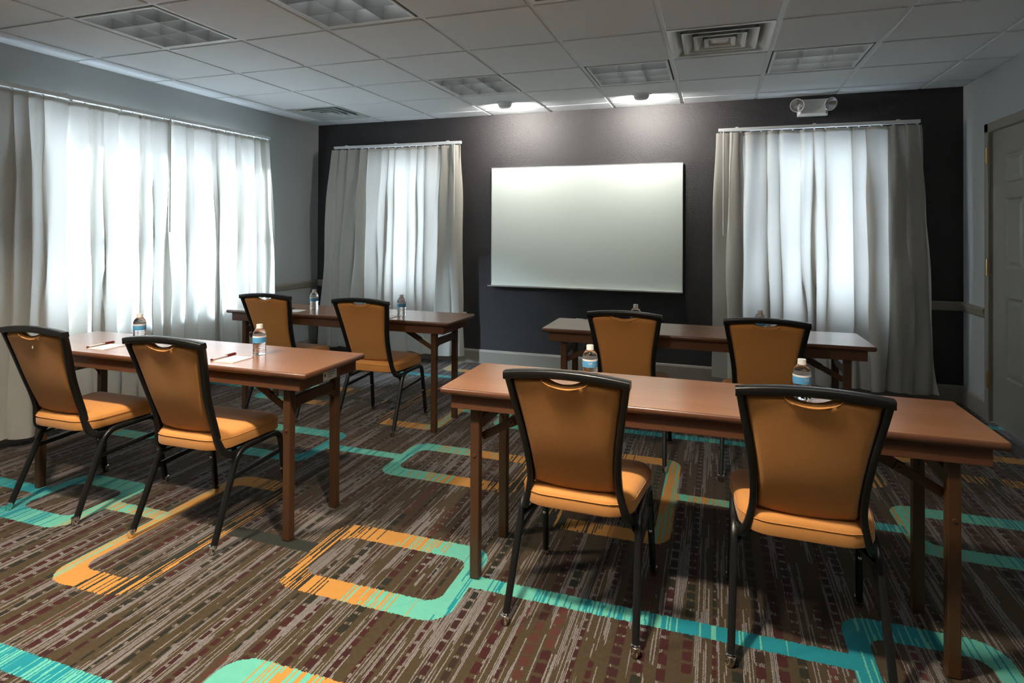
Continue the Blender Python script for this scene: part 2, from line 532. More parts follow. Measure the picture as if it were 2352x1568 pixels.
def base_profile(t=.014, h=.138):
    return [(0, 0), (t, 0), (t, h - .02), (t - .004, h - .012), (t - .006, h - .006), (.003, h), (0, h)]
def rail_profile(z, t=.024, h=.072):
    return [(0, z), (t * .35, z), (t * .6, z + .012), (t * .75, z + .03), (t, z + .05), (t, z + .064), (t * .7, z + h), (0, z + h)]
def run(name, prof, side, a0, a1, label):
    mb = MB()
    if side == 'left': mb.prism([(p, z) for p, z in prof], a0, a1, 'y')
    if side == 'right': mb.prism([(W - p, z) for p, z in prof], a0, a1, 'y')
    if side == 'back': mb.prism([(D - p, z) for p, z in prof], a0, a1, 'x')
    if side == 'front': mb.prism([(YB + p, z) for p, z in prof], a0, a1, 'x')
    return struct(mb.build(name, MT['taupe']), label)
run('baseboard_left', base_profile(), 'left', YB, D, 'taupe baseboard under the long curtain')
run('baseboard_back', base_profile(), 'back', 0, W, 'taupe baseboard along the dark accent wall')
run('baseboard_right', base_profile(), 'right', 2.262, D, 'short taupe baseboard between the corner and the door')
run('baseboard_front', base_profile(), 'front', 0, W, 'taupe baseboard on the wall facing the whiteboard')
run('trim_1', rail_profile(.705), 'left', 1.76, D, 'taupe chair rail on the grey wall beside the long curtain')
run('trim_2', rail_profile(.705), 'back', 0, .72, 'taupe chair rail on the dark wall next to the grey wall corner')
run('trim_3', rail_profile(.722), 'back', 5.46, W, 'taupe chair rail on the dark wall next to the door corner')
run('trim_4', rail_profile(.722), 'right', 2.262, D, 'short taupe chair rail beside the door')

# ------------------------------------------------------------------ door
def door():
    root = struct(link('door_1', None, None, (W, 0, 0)), 'olive grey six-panel door with brass hinges')
    x0, x1 = .012, .05
    cols = ((DY0 + .193, DY0 + .431), (DY1 - .433, DY1 - .195))
    rows = ((.355, .905), (1.10, 1.572), (1.675, 1.875))
    mb = MB()
    ys = [DY0 + .003, cols[0][0], cols[0][1], cols[1][0], cols[1][1], DY1 - .004]
    for a, b in ((0, 1), (2, 3), (4, 5)): mb.box(x0, x1, ys[a], ys[b], .008, DZ - .005)
    zs = [.008, rows[0][0], rows[0][1], rows[1][0], rows[1][1], rows[2][0], rows[2][1], DZ - .005]
    for c0, c1 in cols:
        for k in (0, 2, 4, 6): mb.box(x0, x1, c0, c1, zs[k], zs[k + 1])
    leaf = mb.build('leaf', MT['doorp'], root)
    for c0, c1 in cols:
        for r0, r1 in rows:
            def rect(i, dx): return [(x0 + dx, c0 + i, r0 + i), (x0 + dx, c1 - i, r0 + i), (x0 + dx, c1 - i, r1 - i), (x0 + dx, c0 + i, r1 - i)]
            p = MB().rings([rect(0, 0), rect(.012, .011), rect(.022, .011), rect(.045, .003), rect(.05, .003)], caps=False)
            n = len(p.v); p.f.append((n - 4, n - 3, n - 2, n - 1))
            p.build('panel', MT['doorp'], root)
    fr = MB().box(-.016, .0, DY1 - .002, DY1 + .064, 0, DZ + .062).box(-.016, 0, DY0 - .064, DY0 + .002, 0, DZ + .062).box(-.016, 0, DY0 - .064, DY1 + .064, DZ - .002, DZ + .062)
    fr.build('casing', MT['taupe'], root, bevel=.004)
    MB().box(.0, TH, DY1 - .002, DY1 + .02, 0, DZ).box(0, TH, DY0 - .02, DY0 + .002, 0, DZ).box(0, TH, DY0, DY1, DZ - .003, DZ + .02).build('jamb', MT['taupe'], root)
    for z0, z1 in ((.248, .356), (1.036, 1.148), (1.832, 1.938)):
        m = MB()
        for k in range(5):
            a = z0 + (z1 - z0) * k / 5
            m.lathe([(.0075, a + .0008), (.0075, a + (z1 - z0) / 5 - .0008)], 12, (-.019, DY1 + .006, 0))
        m.box(-.0185, -.0155, DY1 - .008, DY1 + .026, z0, z1)
        h = m.build('hinge', MT['brass'], root, label='brass butt hinge')
        MB().lathe([(.0035, z0 - .006), (.006, z0), (.006, z1), (.0035, z1 + .006)], 10, (-.019, DY1 + .006, 0)).build('hinge_pin', MT['brass'], h)
    m = MB().lathe([(.028, 0), (.028, .008), (.012, .012), (.012, .04)], 18)
    m.v = [(.012 - z, DY0 + .07 + x, 1.0 + y) for x, y, z in m.v]
    hd = m.build('handle', MT['silver'], root, smooth=True)
    MB().box(-.035, -.022, DY0 + .06, DY0 + .18, .99, 1.01).build('lever', MT['silver'], hd, bevel=.004)
door()

# ------------------------------------------------------------------ windows
def window(name, axis, a0, a1, z0, z1, label):
    root = struct(link(name, None), label)
    def bx(a, b, d0, d1, c, e):
        m = MB()
        return m.box(-d1, -d0, a, b, c, e) if axis == 'x' else m.box(a, b, D + d0, D + d1, c, e)
    fw = .05
    parts = [(a0, a0 + fw, z0, z1), (a1 - fw, a1, z0, z1), (a0 + fw, a1 - fw, z0, z0 + fw), (a0 + fw, a1 - fw, z1 - fw, z1)]
    for a, b, c, e in parts: bx(a, b, .06, .13, c, e).build('frame', MT['white'], root, bevel=.003)
    zm = (z0 + z1) / 2
    bx(a0 + fw, a1 - fw, .075, .115, zm - .018, zm + .018).build('meeting_rail', MT['white'], root, bevel=.003)
    n = 2 if a1 - a0 > 1.4 else 1
    ed = [a0 + fw] + ([(a0 + a1) / 2] if n == 2 else []) + [a1 - fw]
    if n == 2: bx(ed[1] - .03, ed[1] + .03, .065, .125, z0 + fw, z1 - fw).build('mullion', MT['white'], root, bevel=.003)
    for i in range(n):
        for c, e in ((z0 + fw, zm - .018), (zm + .018, z1 - fw)):
            bx(ed[i], ed[i + 1], .093, .097, c, e).build('pane', MT['glass'], root)
    bx(a0 - .02, a1 + .02, -.02, .06, z0 - .025, z0).build('sill', MT['white'], root, bevel=.003)
window('window_1', 'x', *WINDOWS['left'], 'wide white window behind the long curtain')
window('window_2', 'y', *WINDOWS['backA'], 'narrow white window behind the curtain by the grey wall')
window('window_3', 'y', *WINDOWS['backB'], 'white window behind the curtain by the door corner')

# ------------------------------------------------------------------ hung ceiling
GX, G = .2422, .6096
XL = [GX + G * i for i in range(10)]
YL = [G * j for j in range(-8, 5)]
ceil = struct(MB().box(-TH, W + TH, YB - TH, D + TH, HT, HT + .1).build('ceiling', MT['black']), 'suspended ceiling of speckled white acoustic tiles in a white grid')
TROFFERS = [(1, -1), (3, -1), (7, -1), (3, 2), (5, 2), (7, 2), (1, -4), (4, -4), (7, -4)]
VENTS = [(6, 1), (0, 3)]
GRILLE = [(5, -1)]
taken = set(TROFFERS + VENTS + GRILLE)
GAP = .0135
xe = [0.] + XL + [W]
ye = [YB] + YL + [D]
full = None
for i in range(len(xe) - 1):
    for j in range(len(ye) - 1):
        if (i - 1, j - 9) in taken: continue
        x0, x1, y0, y1 = xe[i], xe[i + 1], ye[j], ye[j + 1]
        a0 = x0 + (GAP if i else .004); a1 = x1 - (GAP if i < len(xe) - 2 else .004)
        b0 = y0 + (GAP if j else .004); b1 = y1 - (GAP if j < len(ye) - 2 else .004)
        isfull = 0 < i < len(xe) - 2 and 0 < j < len(ye) - 2
        if isfull and full is not None:
            link('ceiling_tile', full, ceil, (x0, y0, H)); continue
        m = MB().box(a0 - x0, a1 - x0, b0 - y0, b1 - y0, 0, .018)
        o = m.build('ceiling_tile', MT['tile'], ceil, bevel=.0025, seg=1, loc=(x0, y0, H))
        if isfull: full = o.data
for x in XL:
    MB().box(x - .0145, x + .0145, YB, D, H + .0065, H + .03).build('grid_runner', MT['tee'], ceil)
for y in YL:
    for i in range(len(xe) - 1):
        MB().box(xe[i] + .0142, xe[i + 1] - .0142, y - .0145, y + .0145, H + .0066, H + .029).build('grid_cross_tee', MT['tee'], ceil)
for nm, b in (('l', (0, .022, YB, D)), ('r', (W - .022, W, YB, D)), ('b', (0, W, D - .022, D)), ('f', (0, W, YB, YB + .022))):
    MB().box(b[0], b[1], b[2], b[3], H + .0045, H + .0075).build('wall_angle', MT['tee'], ceil)

# ------------------------------------------------------------------ recessed troffer lights
def troffer_proto(label):
    root = thing('ceiling_light', label, 'ceiling light', (0, 0, H), 0, 'recessed louvered ceiling lights')
    h = .2905
    o, i_ = .2795, .2625
    MB().box(-h, h, -h, h, .145, .15).box(-h, -h + .004, -h, h, .012, .15).box(h - .004, h, -h, h, .012, .15).box(-h, h, -h, -h + .004, .012, .15).box(-h, h, h - .004, h, .012, .15).build('housing', MT['white'], root)
    m = MB()
    for a, b, c, d in ((-h, -o + .001, -h, h), (o - .001, h, -h, h), (-o, o, -h, -o + .001), (-o, o, o - .001, h)):
        m.box(a, b, c, d, .010, .014)
    m.build('shadow_gap', MT['black'], root)
    m = MB()
    for a, b, c, d in ((-o, -i_, -o, o), (i_, o, -o, o), (-i_, i_, -o, -i_), (-i_, i_, i_, o)):
        m.box(a, b, c, d, .001, .016)
    m.build('frame', MT['white'], root, bevel=.0015, seg=1)
    c = i_ / 3
    zt = .085
    prof = [(-.0011, .003), (.0011, .003), (.003, .02), (.007, .05), (.012, zt), (-.012, zt), (-.007, .05), (-.003, .02)]
    for s in (-c, c):
        MB().prism([(s + a, b) for a, b in prof], -i_, i_, 'y').build('louver_blade', MT['alum'], root)
        MB().prism([(s + a, b) for a, b in prof], -i_, i_, 'x').build('louver_blade', MT['alum'], root)
    half = [(0, .003), (.002, .02), (.006, .05), (.012, zt), (0, zt)]
    for s in (-1, 1):
        MB().prism([(s * (i_ - a), b) for a, b in half], -i_, i_, 'y').build('side_reflector', MT['alum'], root)
        MB().prism([(s * (i_ - a), b) for a, b in half], -i_, i_, 'x').build('side_reflector', MT['alum'], root)
    ld = bpy.data.lights.new('fluorescent_lamps', 'AREA')
    ld.shape = 'SQUARE'; ld.size = .48; ld.energy = TROFFER_W; ld.color = TROFFER_COLOR
    link('fluorescent_lamps', ld, root, (0, 0, .128))
    return root
TL = {(1, -1): 'louvered ceiling light nearest the long curtained wall', (3, -1): 'louvered ceiling light between the return grille and the light by the long curtain',
      (3, 2): 'louvered ceiling light in front of the ceiling spot nearer the corner curtain', (5, 2): 'louvered ceiling light beside the square diffuser, in front of a ceiling spot',
      (7, 2): 'louvered ceiling light above the emergency lamp and wide curtain', (7, -1): 'louvered ceiling light on the door side, level with the return grille',
      (1, -4): 'lit louvered ceiling light behind the disc lights, nearest the long curtained wall', (4, -4): 'lit louvered ceiling light behind the disc lights, in the middle of its row', (7, -4): 'lit louvered ceiling light behind the disc lights, nearest the door wall'}
proto = None
for (i, j) in TROFFERS:
    lab = TL[(i, j)]
    loc = (GX + G * (i + .5), G * (j + .5), H)
    if proto is None:
        proto = troffer_proto(lab); proto.location = loc
    else:
        t_ = dup(proto, loc, 0, lab)
        if j == -4:
            for c in t_.children:
                if c.type == 'LIGHT':
                    c.data = c.data.copy(); c.data.energy = REAR_TROFFER_W

# ------------------------------------------------------------------ air diffusers and return grille
def sq(h, z, r=.012, n=3, c=(0, 0)):
    out = []
    for cx, cy, a in ((h - r, h - r, 0), (-h + r, h - r, PI / 2), (-h + r, -h + r, PI), (h - r, -h + r, 1.5 * PI)):
        out += [(c[0] + cx + r * math.cos(a + PI / 2 * k / n), c[1] + cy + r * math.sin(a + PI / 2 * k / n), z) for k in range(n + 1)]
    return out
def diffuser(label):
    root = thing('air_diffuser', label, 'air vent', (0, 0, H), 0, 'square stepped air diffusers')
    MB().rings([sq(.291, .006), sq(.291, .001), sq(.268, .001), sq(.258, .004), sq(.235, .03), sq(.215, .055)], caps=False).build('frame', MT['vent'], root, smooth=True)
    for lo, hi, zl, zh in ((.212, .165, -.001, .04), (.148, .105, -.003, .038), (.088, .052, -.004, .034)):
        MB().rings([sq(lo, zl + .002), sq(lo + .001, zl), sq(lo - .012, zl - .001), sq(lo - .022, zl + .004), sq(hi, zh), sq(hi - .006, zh + .002), sq(hi + .004, zh + .003), sq(lo - .018, zl + .008)], caps=False).build('louver_ring', MT['vent'], root, smooth=True)
    MB().rings([sq(.05, .03), sq(.05, .012), sq(.038, .004), sq(.01, .007)]).build('center_plate', MT['vent'], root)
    MB().box(-.25, .25, -.25, .25, .075, .08).build('duct_back', MT['duct'], root)
    return root
d0 = diffuser('square stepped air diffuser beside the louvered light above the whiteboard')
d0.location = (GX + G * 6.5, G * 1.5, H)
dup(d0, (GX + G * .5, G * 3.5, H), 0, 'square stepped air diffuser in the corner above the narrow curtain')
gr = thing('return_grille', 'white return air grille with fine slats in the ceiling', 'air vent', (GX + G * 5.5, G * -.5, H))
MB().rings([sq(.291, .006, .004), sq(.291, -.001, .004), sq(.262, -.001, .004), sq(.262, .02, .004)], caps=False).build('frame', MT['white'], gr)
for k in range(36):
    x = -.255 + .51 * (k + .5) / 36
    MB().prism([(x - .004, .001), (x - .003, .0005), (x + .004, .014), (x + .003, .0145)], -.262, .262, 'y').build('slat', MT['white'], gr)
MB().box(-.262, .262, -.262, .262, .06, .065).build('duct_back', MT['black'], gr)

# ------------------------------------------------------------------ ceiling wall-washer spots
def washer(label, loc):
    root = thing('ceiling_spot', label, 'ceiling light', loc, 0, 'dome wall-washer spots')
    n, m = 18, 8
    out_, inn = [], []
    def shell(r, dz):
        rs = []
        for k in range(m + 1):
            ph = PI / 2 * k / m
            ring = []
            for i in range(n + 1):
                a = PI + PI * i / n
                rr = r * (math.cos(ph) ** .55)
                ring.append((rr * math.cos(a), rr * math.sin(a) * .95, -dz * math.sin(ph)))
            rs.append(ring)
        return rs
    A, B = shell(.068, .052), shell(.064, .048)
    mb = MB()
    for S in (A, B):
        k0 = len(mb.v)
        mb.add([p for r in S for p in r], [(j * (n + 1) + i, j * (n + 1) + i + 1, (j + 1) * (n + 1) + i + 1, (j + 1) * (n + 1) + i) for j in range(m) for i in range(n)])
    L = (m + 1) * (n + 1)
    for j in range(m):
        for i in (0, n):
            a, b = j * (n + 1) + i, (j + 1) * (n + 1) + i
            mb.f.append((a, b, L + b, L + a))
    mb.build('hood', MT['white'], root, smooth=True)
    MB().lathe([(.080, 0), (.080, -.003), (.066, -.006), (.0, -.006)], 28, caps=False).build('flange', MT['white'], root, smooth=True)
    ld = bpy.data.lights.new('spot_lamp', 'AREA')
    ld.shape = 'DISK'; ld.size = .05; ld.energy = WASHER_W; ld.color = WASHER_COLOR
    lo = link('spot_lamp', ld, root, (0, .004, -.027))
    lo.rotation_euler = (math.radians(90 - 12), 0, 0)
washer('white half-dome ceiling spot above the whiteboard edge nearer the narrow curtain', (2.385, 2.175, H))
washer('white half-dome ceiling spot above the whiteboard edge nearer the wide curtain', (3.592, 2.195, H))

# ------------------------------------------------------------------ surface disc downlights over the rear aisle
def downlight(label):
    root = thing('disc_light', label, 'ceiling light', (0, 0, H), 0, 'round disc lights over the aisle')
    MB().lathe([(.0, -.002), (.075, -.002), (.078, -.004), (.088, -.020), (.094, -.019), (.096, -.012), (.096, 0)], 32, caps=False).build('trim_ring', MT['white'], root, smooth=True)
    ld = bpy.data.lights.new('disc_lamp', 'AREA')
    ld.shape = 'DISK'; ld.size = .15; ld.spread = math.radians(118); ld.energy = DOWNLIGHT_W; ld.color = DOWNLIGHT_COLOR
    link('disc_lamp', ld, root, (0, 0, -.005))
    return root
dl = downlight('round white disc light on the ceiling, nearest the long curtained wall')
dl.location = (1.766, -1.60, H)
dup(dl, (3.595, -1.60, H), 0, 'round white disc light on the ceiling behind the return grille')

# ------------------------------------------------------------------ curtains and tracks
def curtain(name, label, axis, a0, a1, z0, z1, folds, seed, group, off=.118, amp=.050, fl0=0., fl1=0., wand=None, e0=None, e1=None):
    """pleated cloth hanging along a wall; axis 'x' hangs on the left wall (runs in y), 'y' on the back wall"""
    rnd = random.Random(seed)
    ph = [rnd.uniform(-.5, .5) for _ in range(folds + 4)]
    am = [rnd.uniform(.3, 1.4) for _ in range(folds + 4)]
    dr = [rnd.uniform(-.8, .8) for _ in range(folds + 4)]
    wv = [(rnd.uniform(1.3, 3.5), rnd.uniform(0, 6.28), rnd.uniform(.3, 1.)) for _ in range(folds + 4)]
    def lerp(L, q):
        i = int(q); f = q - i; f = f * f * (3 - 2 * f)
        return L[i] * (1 - f) + L[i + 1] * f
    nu, nv = folds * 14, 34
    def pt(u, v):
        # v: 0 top .. 1 bottom
        q = u * folds + .22 * math.sin(2 * PI * u) * math.sin(6.1 * u + seed) + .30 * math.sin(9.3 * u * PI + seed * 1.7) * u * (1 - u) * 4
        q = max(0., min(folds, q))
        k = int(min(q + .5, folds + 1))
        sway = lerp(dr, q + .5) * (v ** 1.2) * .55 + .12 * math.sin(lerp([w[0] for w in wv], q + .5) * v * 3 + lerp([w[1] for w in wv], q + .5)) * v
        th = 2 * PI * (q + lerp(ph, q + .5) * .22 + sway)
        a_ = amp * lerp(am, q + .5) * (.50 + .6 * smoothstep(0, .25, v)) * (1. - .12 * v)
        d = off + a_ * (math.sin(th) * .85 + (.25 + .22 * math.sin(seed + 2.3 * q)) * math.sin(2 * th + .8 + 1.2 * v)) + .012 * v
        sh = -.33 * (a1 - a0) / folds * math.cos(th) * (.45 + .55 * smoothstep(0, .3, v))
        s = a0 + (a1 - a0) * u + sh + (fl0 * (1 - u) ** 2 + fl1 * u ** 2) * v ** .8
        if e0 is not None: d += (e0 - d) * (1 - smoothstep(.0, .9 / folds, u))
        if e1 is not None: d += (e1 - d) * smoothstep(1 - .9 / folds, 1., u)
        d = max(.055, d + .010 * math.sin(6 * v + 9 * u + seed) * v + .006 * math.sin(13 * v + 31 * u + 2 * seed) * smoothstep(0, .2, v))
        hem = .012 * math.sin(th * .5 + seed) * v
        z = z1 + (z0 - z1) * v + (hem if v > .98 else 0)
        return (d, s, z) if axis == 'x' else (s, D - d, z)
    root = thing(name, label, 'curtain', (0, 0, 0), 0, group)
    m = MB().grid(pt, nu, nv)
    cl = m.build('cloth', MT['curtain'], root, smooth=False)
    for p in cl.data.polygons: p.use_smooth = True
    # heading tape along the top edge
    def tape(u, v):
        x, y, z = pt(u, 0)
        k = -.004
        return (x + (k if axis == 'x' else 0), y - (k if axis == 'y' else 0), z - .03 * v)
    MB().grid(tape, nu, 1).build('heading_tape', MT['curtain'], root)
    if wand is not None:
        s, top, bot, dd = wand
        p = (dd, s, 0) if axis == 'x' else (s, D - dd, 0)
        MB().lathe([(.0045, bot), (.0045, top)], 8, p).build('wand', MT['white'], root, smooth=True)
    return root
def track(label, axis, a0, a1, n):
    root = thing('curtain_track', label, 'curtain track', (0, 0, 0), 0)
    def bx(a, b, d0, d1, z0, z1):
        return MB().box(d0, d1, a, b, z0, z1) if axis == 'x' else MB().box(a, b, D - d1, D - d0, z0, z1)
    bx(a0, a1, .084, .118, 2.196, 2.224).build('rail', MT['white'], root, bevel=.003)
    nb = 3 if a1 - a0 < 2 else 4
    for k in range(nb):
        a = a0 + (a1 - a0) * (k + .25) / (nb - .5)
        bx(a - .012, a + .012, 0, .112, 2.224, 2.232).build('bracket', MT['white'], root, bevel=.001, seg=1)
    for k in range(n):
        a = a0 + .02 + (a1 - a0 - .04) * k / (n - 1)
        bx(a - .006, a + .006, .095, .107, 2.186, 2.196).build('glider', MT['white'], root)
ZC = 2.182
track('long white curtain track on the grey wall', 'x', -1.15, 1.80, 34)
track('white curtain track on the dark wall beside the grey wall corner', 'y', .285, 1.775, 19)
track('white curtain track on the dark wall under the emergency lamp', 'y', 4.204, 5.705, 19)
curtain('curtain', 'long pale curtain panel on the grey wall, the one further from the dark wall', 'x', -1.18, .66, .055, ZC, 15, 3, 'curtain panels', fl0=-.03, fl1=.02, e1=.165)
curtain('curtain', 'pale curtain panel on the grey wall, next to the dark wall, with draw wand', 'x', .645, 1.80, .06, ZC, 11, 8, 'curtain panels', fl0=0., fl1=.09, e0=.062, wand=(.625, 2.19, 1.31, .185))
curtain('curtain', 'narrow pale curtain on the dark wall between the corner and whiteboard', 'y', .285, 1.785, .085, ZC, 13, 14, 'curtain panels', fl0=-.12, fl1=.02, wand=(1.73, 2.19, 1.31, .17))
curtain('curtain', 'pale curtain on the dark wall under the emergency lamp', 'y', 4.205, 5.73, .075, ZC, 12, 21, 'curtain panels', fl0=-.01, fl1=.10, wand=(4.246, 2.19, 1.30, .17))

# ------------------------------------------------------------------ whiteboard
wb = thing('whiteboard', 'large whiteboard with aluminium frame and tray on the dark wall', 'whiteboard', (2.99, D, 1.37))
hw, z0, z1 = .911, -.575, .578
MB().box(-hw, hw, -.03, -.012, z0, z1).build('surface', MT['board'], wb)
MB().box(-hw + .04, hw - .04, -.012, 0, z0 + .04, z1 - .04).build('back_panel', MT['black'], wb)
for a, b, c, d in ((-hw - .006, -hw, z0, z1), (hw, hw + .006, z0, z1), (-hw - .006, hw + .006, z1, z1 + .006), (-hw - .006, hw + .006, z0 - .008, z0)):
    MB().box(a, b, -.032, -.01, c, d).build('frame', MT['silver'], wb)
MB().prism([(-.028, z0 - .008), (-.085, z0 - .008), (-.092, z0 + .0), (-.092, z0 - .012), (-.03, z0 - .016)], -hw - .02, hw + .004, 'x').build('tray', MT['silver'], wb)
MB().box(hw - .03, hw - .012, -.0305, -.0299, z1 - .01, z1 - .005).build('maker_mark', MT['greyprint'], wb)

# ------------------------------------------------------------------ emergency lamp unit
em = thing('emergency_light', 'white emergency light with two round lamps on the dark wall', 'emergency light', (4.95, D, 2.375))
MB().rings([[(x, 0, z) for x, z in ((-.115, -.068), (.115, -.068), (.115, .07), (-.115, .07))], [(x, -.05, z) for x, z in ((-.115, -.068), (.115, -.068), (.115, .07), (-.115, .07))], [(x, -.066, z) for x, z in ((-.095, -.052), (.095, -.052), (.095, .058), (-.095, .058))]]).build('housing', MT['offwhite'], em, bevel=.004)
MB().lathe([(.003, 0), (.003, .002)], 8).build('indicator', MT['red'], em, loc=(.07, -.068, .03))
def text_mesh(s, size):
    cu = bpy.data.curves.new('t', 'FONT'); cu.body = s; cu.size = size; cu.align_x = 'CENTER'; cu.align_y = 'CENTER'; cu.resolution_u = 3
    o = bpy.data.objects.new('t', cu); COL.objects.link(o)
    bpy.context.view_layer.update()
    me = bpy.data.meshes.new_from_object(o.evaluated_get(bpy.context.evaluated_depsgraph_get()))
    bpy.data.objects.remove(o)
    return me
tm = text_mesh('+B', .014)
for v in tm.vertices: v.co = Vector((v.co.x, 0, v.co.y))
tm.materials.append(MT['greyprint'])
link('marking', tm, em, (.045, -.0666, -.012))
for s, yaw, tilt in ((-1, -.15, .25), (1, .5, .35)):
    hd = link('lamp_head', None, em, (s * .122, -.085, .018))
    hd.rotation_euler = (PI / 2 + tilt, 0, yaw)
    def L(prof, nm, mt): 
        return MB().lathe(prof, 28, caps=False).build(nm, MT[mt], hd, smooth=True)
    L([(.0, -.03), (.025, -.028), (.044, -.008), (.054, .012), (.056, .016), (.054, .018), (.050, .014)], 'lamp_shell', 'offwhite')
    L([(.0, -.022), (.02, -.018), (.036, -.006), (.048, .010), (.050, .013)], 'reflector', 'reflector')
    MB().lathe([(.050, .0125), (.050, .015), (.03, .0185), (.0, .020)], 28).build('lens', MT['glass'], hd, smooth=True)
    MB().lathe([(.004, -.02), (.005, -.01), (.004, -.002), (.001, 0)], 10).build('bulb', MT['lens'], hd, smooth=True)
    m = MB().lathe([(.014, 0), (.014, .04)], 14)
    m.build('swivel', MT['offwhite'], em, loc=(s * .104, -.075, -.03))

# ------------------------------------------------------------------ wall outlets
def outlet(label, x, z):
    root = thing('wall_outlet', label, 'outlet', (x, D, z), 0, 'white wall outlets')
    MB().box(-.037, .037, -.007, 0, -.059, .059).build('cover_plate', MT['offwhite'], root, bevel=.003)
    for s in (-.026, .026):
        r = MB().box(-.016, .016, -.0085, -.006, s - .014, s + .014).build('receptacle', MT['offwhite'], root, bevel=.001, seg=1)
        MB().box(-.008, -.006, -.0088, -.008, s - .005, s + .006).box(.006, .008, -.0088, -.008, s - .005, s + .006).build('slot', MT['black'], r)
outlet('white outlet partly behind the narrow curtain edge', 1.765, .445)
outlet('white outlet below the whiteboard behind a table edge', 2.965, .442)

# ------------------------------------------------------------------ chairs
def rrect(hx0, hx1, y0, y1, r, z, inset=0., n=6, rf=None):
    """rounded outline, half width hx0 at y0 (rear) and hx1 at y1 (front)"""
    pts = []
    r_all, rf = r, (r if rf is None else rf)
    for sx, yy, a in ((1, y1, 0), (-1, y1, PI / 2), (-1, y0, PI), (1, y0, 1.5 * PI)):
        r = rf if yy == y1 else r_all
        hx = hx1 if yy == y1 else hx0
        cx = sx * (hx - r); cy = yy + (r if yy == y0 else -r)
        for k in range(n + 1):
            t = a + PI / 2 * k / n
            rr = max(.002, r - inset)
            pts.append((cx + rr * math.cos(t), cy + rr * math.sin(t), z))
    return pts
def bez(pts, n):
    """Catmull-Rom through pts"""
    P = [Vector(p) for p in pts]
    P = [P[0] * 2 - P[1]] + P + [P[-1] * 2 - P[-2]]
    out = []
    for i in range(1, len(P) - 2):
        for k in range(n):
            t = k / n
            a, b, c, d = P[i - 1:i + 3]
            out.append(.5 * ((2 * b) + (c - a) * t + (2 * a - 5 * b + 4 * c - d) * t * t + (3 * b - a - 3 * c + d) * t ** 3))
    out.append(P[-2])
    return out
POST = [(.198, -.078, .360), (.190, -.120, .364), (.176, -.146, .388), (.162, -.158, .44), (.154, -.166, .49), (.154, -.188, .56), (.161, -.215, .64), (.174, -.240, .725), (.187, -.262, .80), (.198, -.284, .868)]
POSTC = bez(POST, 6)
def post_at(z):
    pr = None
    for p in POSTC:
        if p.z >= z and p.z > .39:
            if pr is None: return p
            f = (z - pr.z) / (p.z - pr.z)
            return pr.lerp(p, f)
        pr = p
    return POSTC[-1]
def crown(x): return .879 - .002 + .016 * (1 - (x / .205) ** 2)
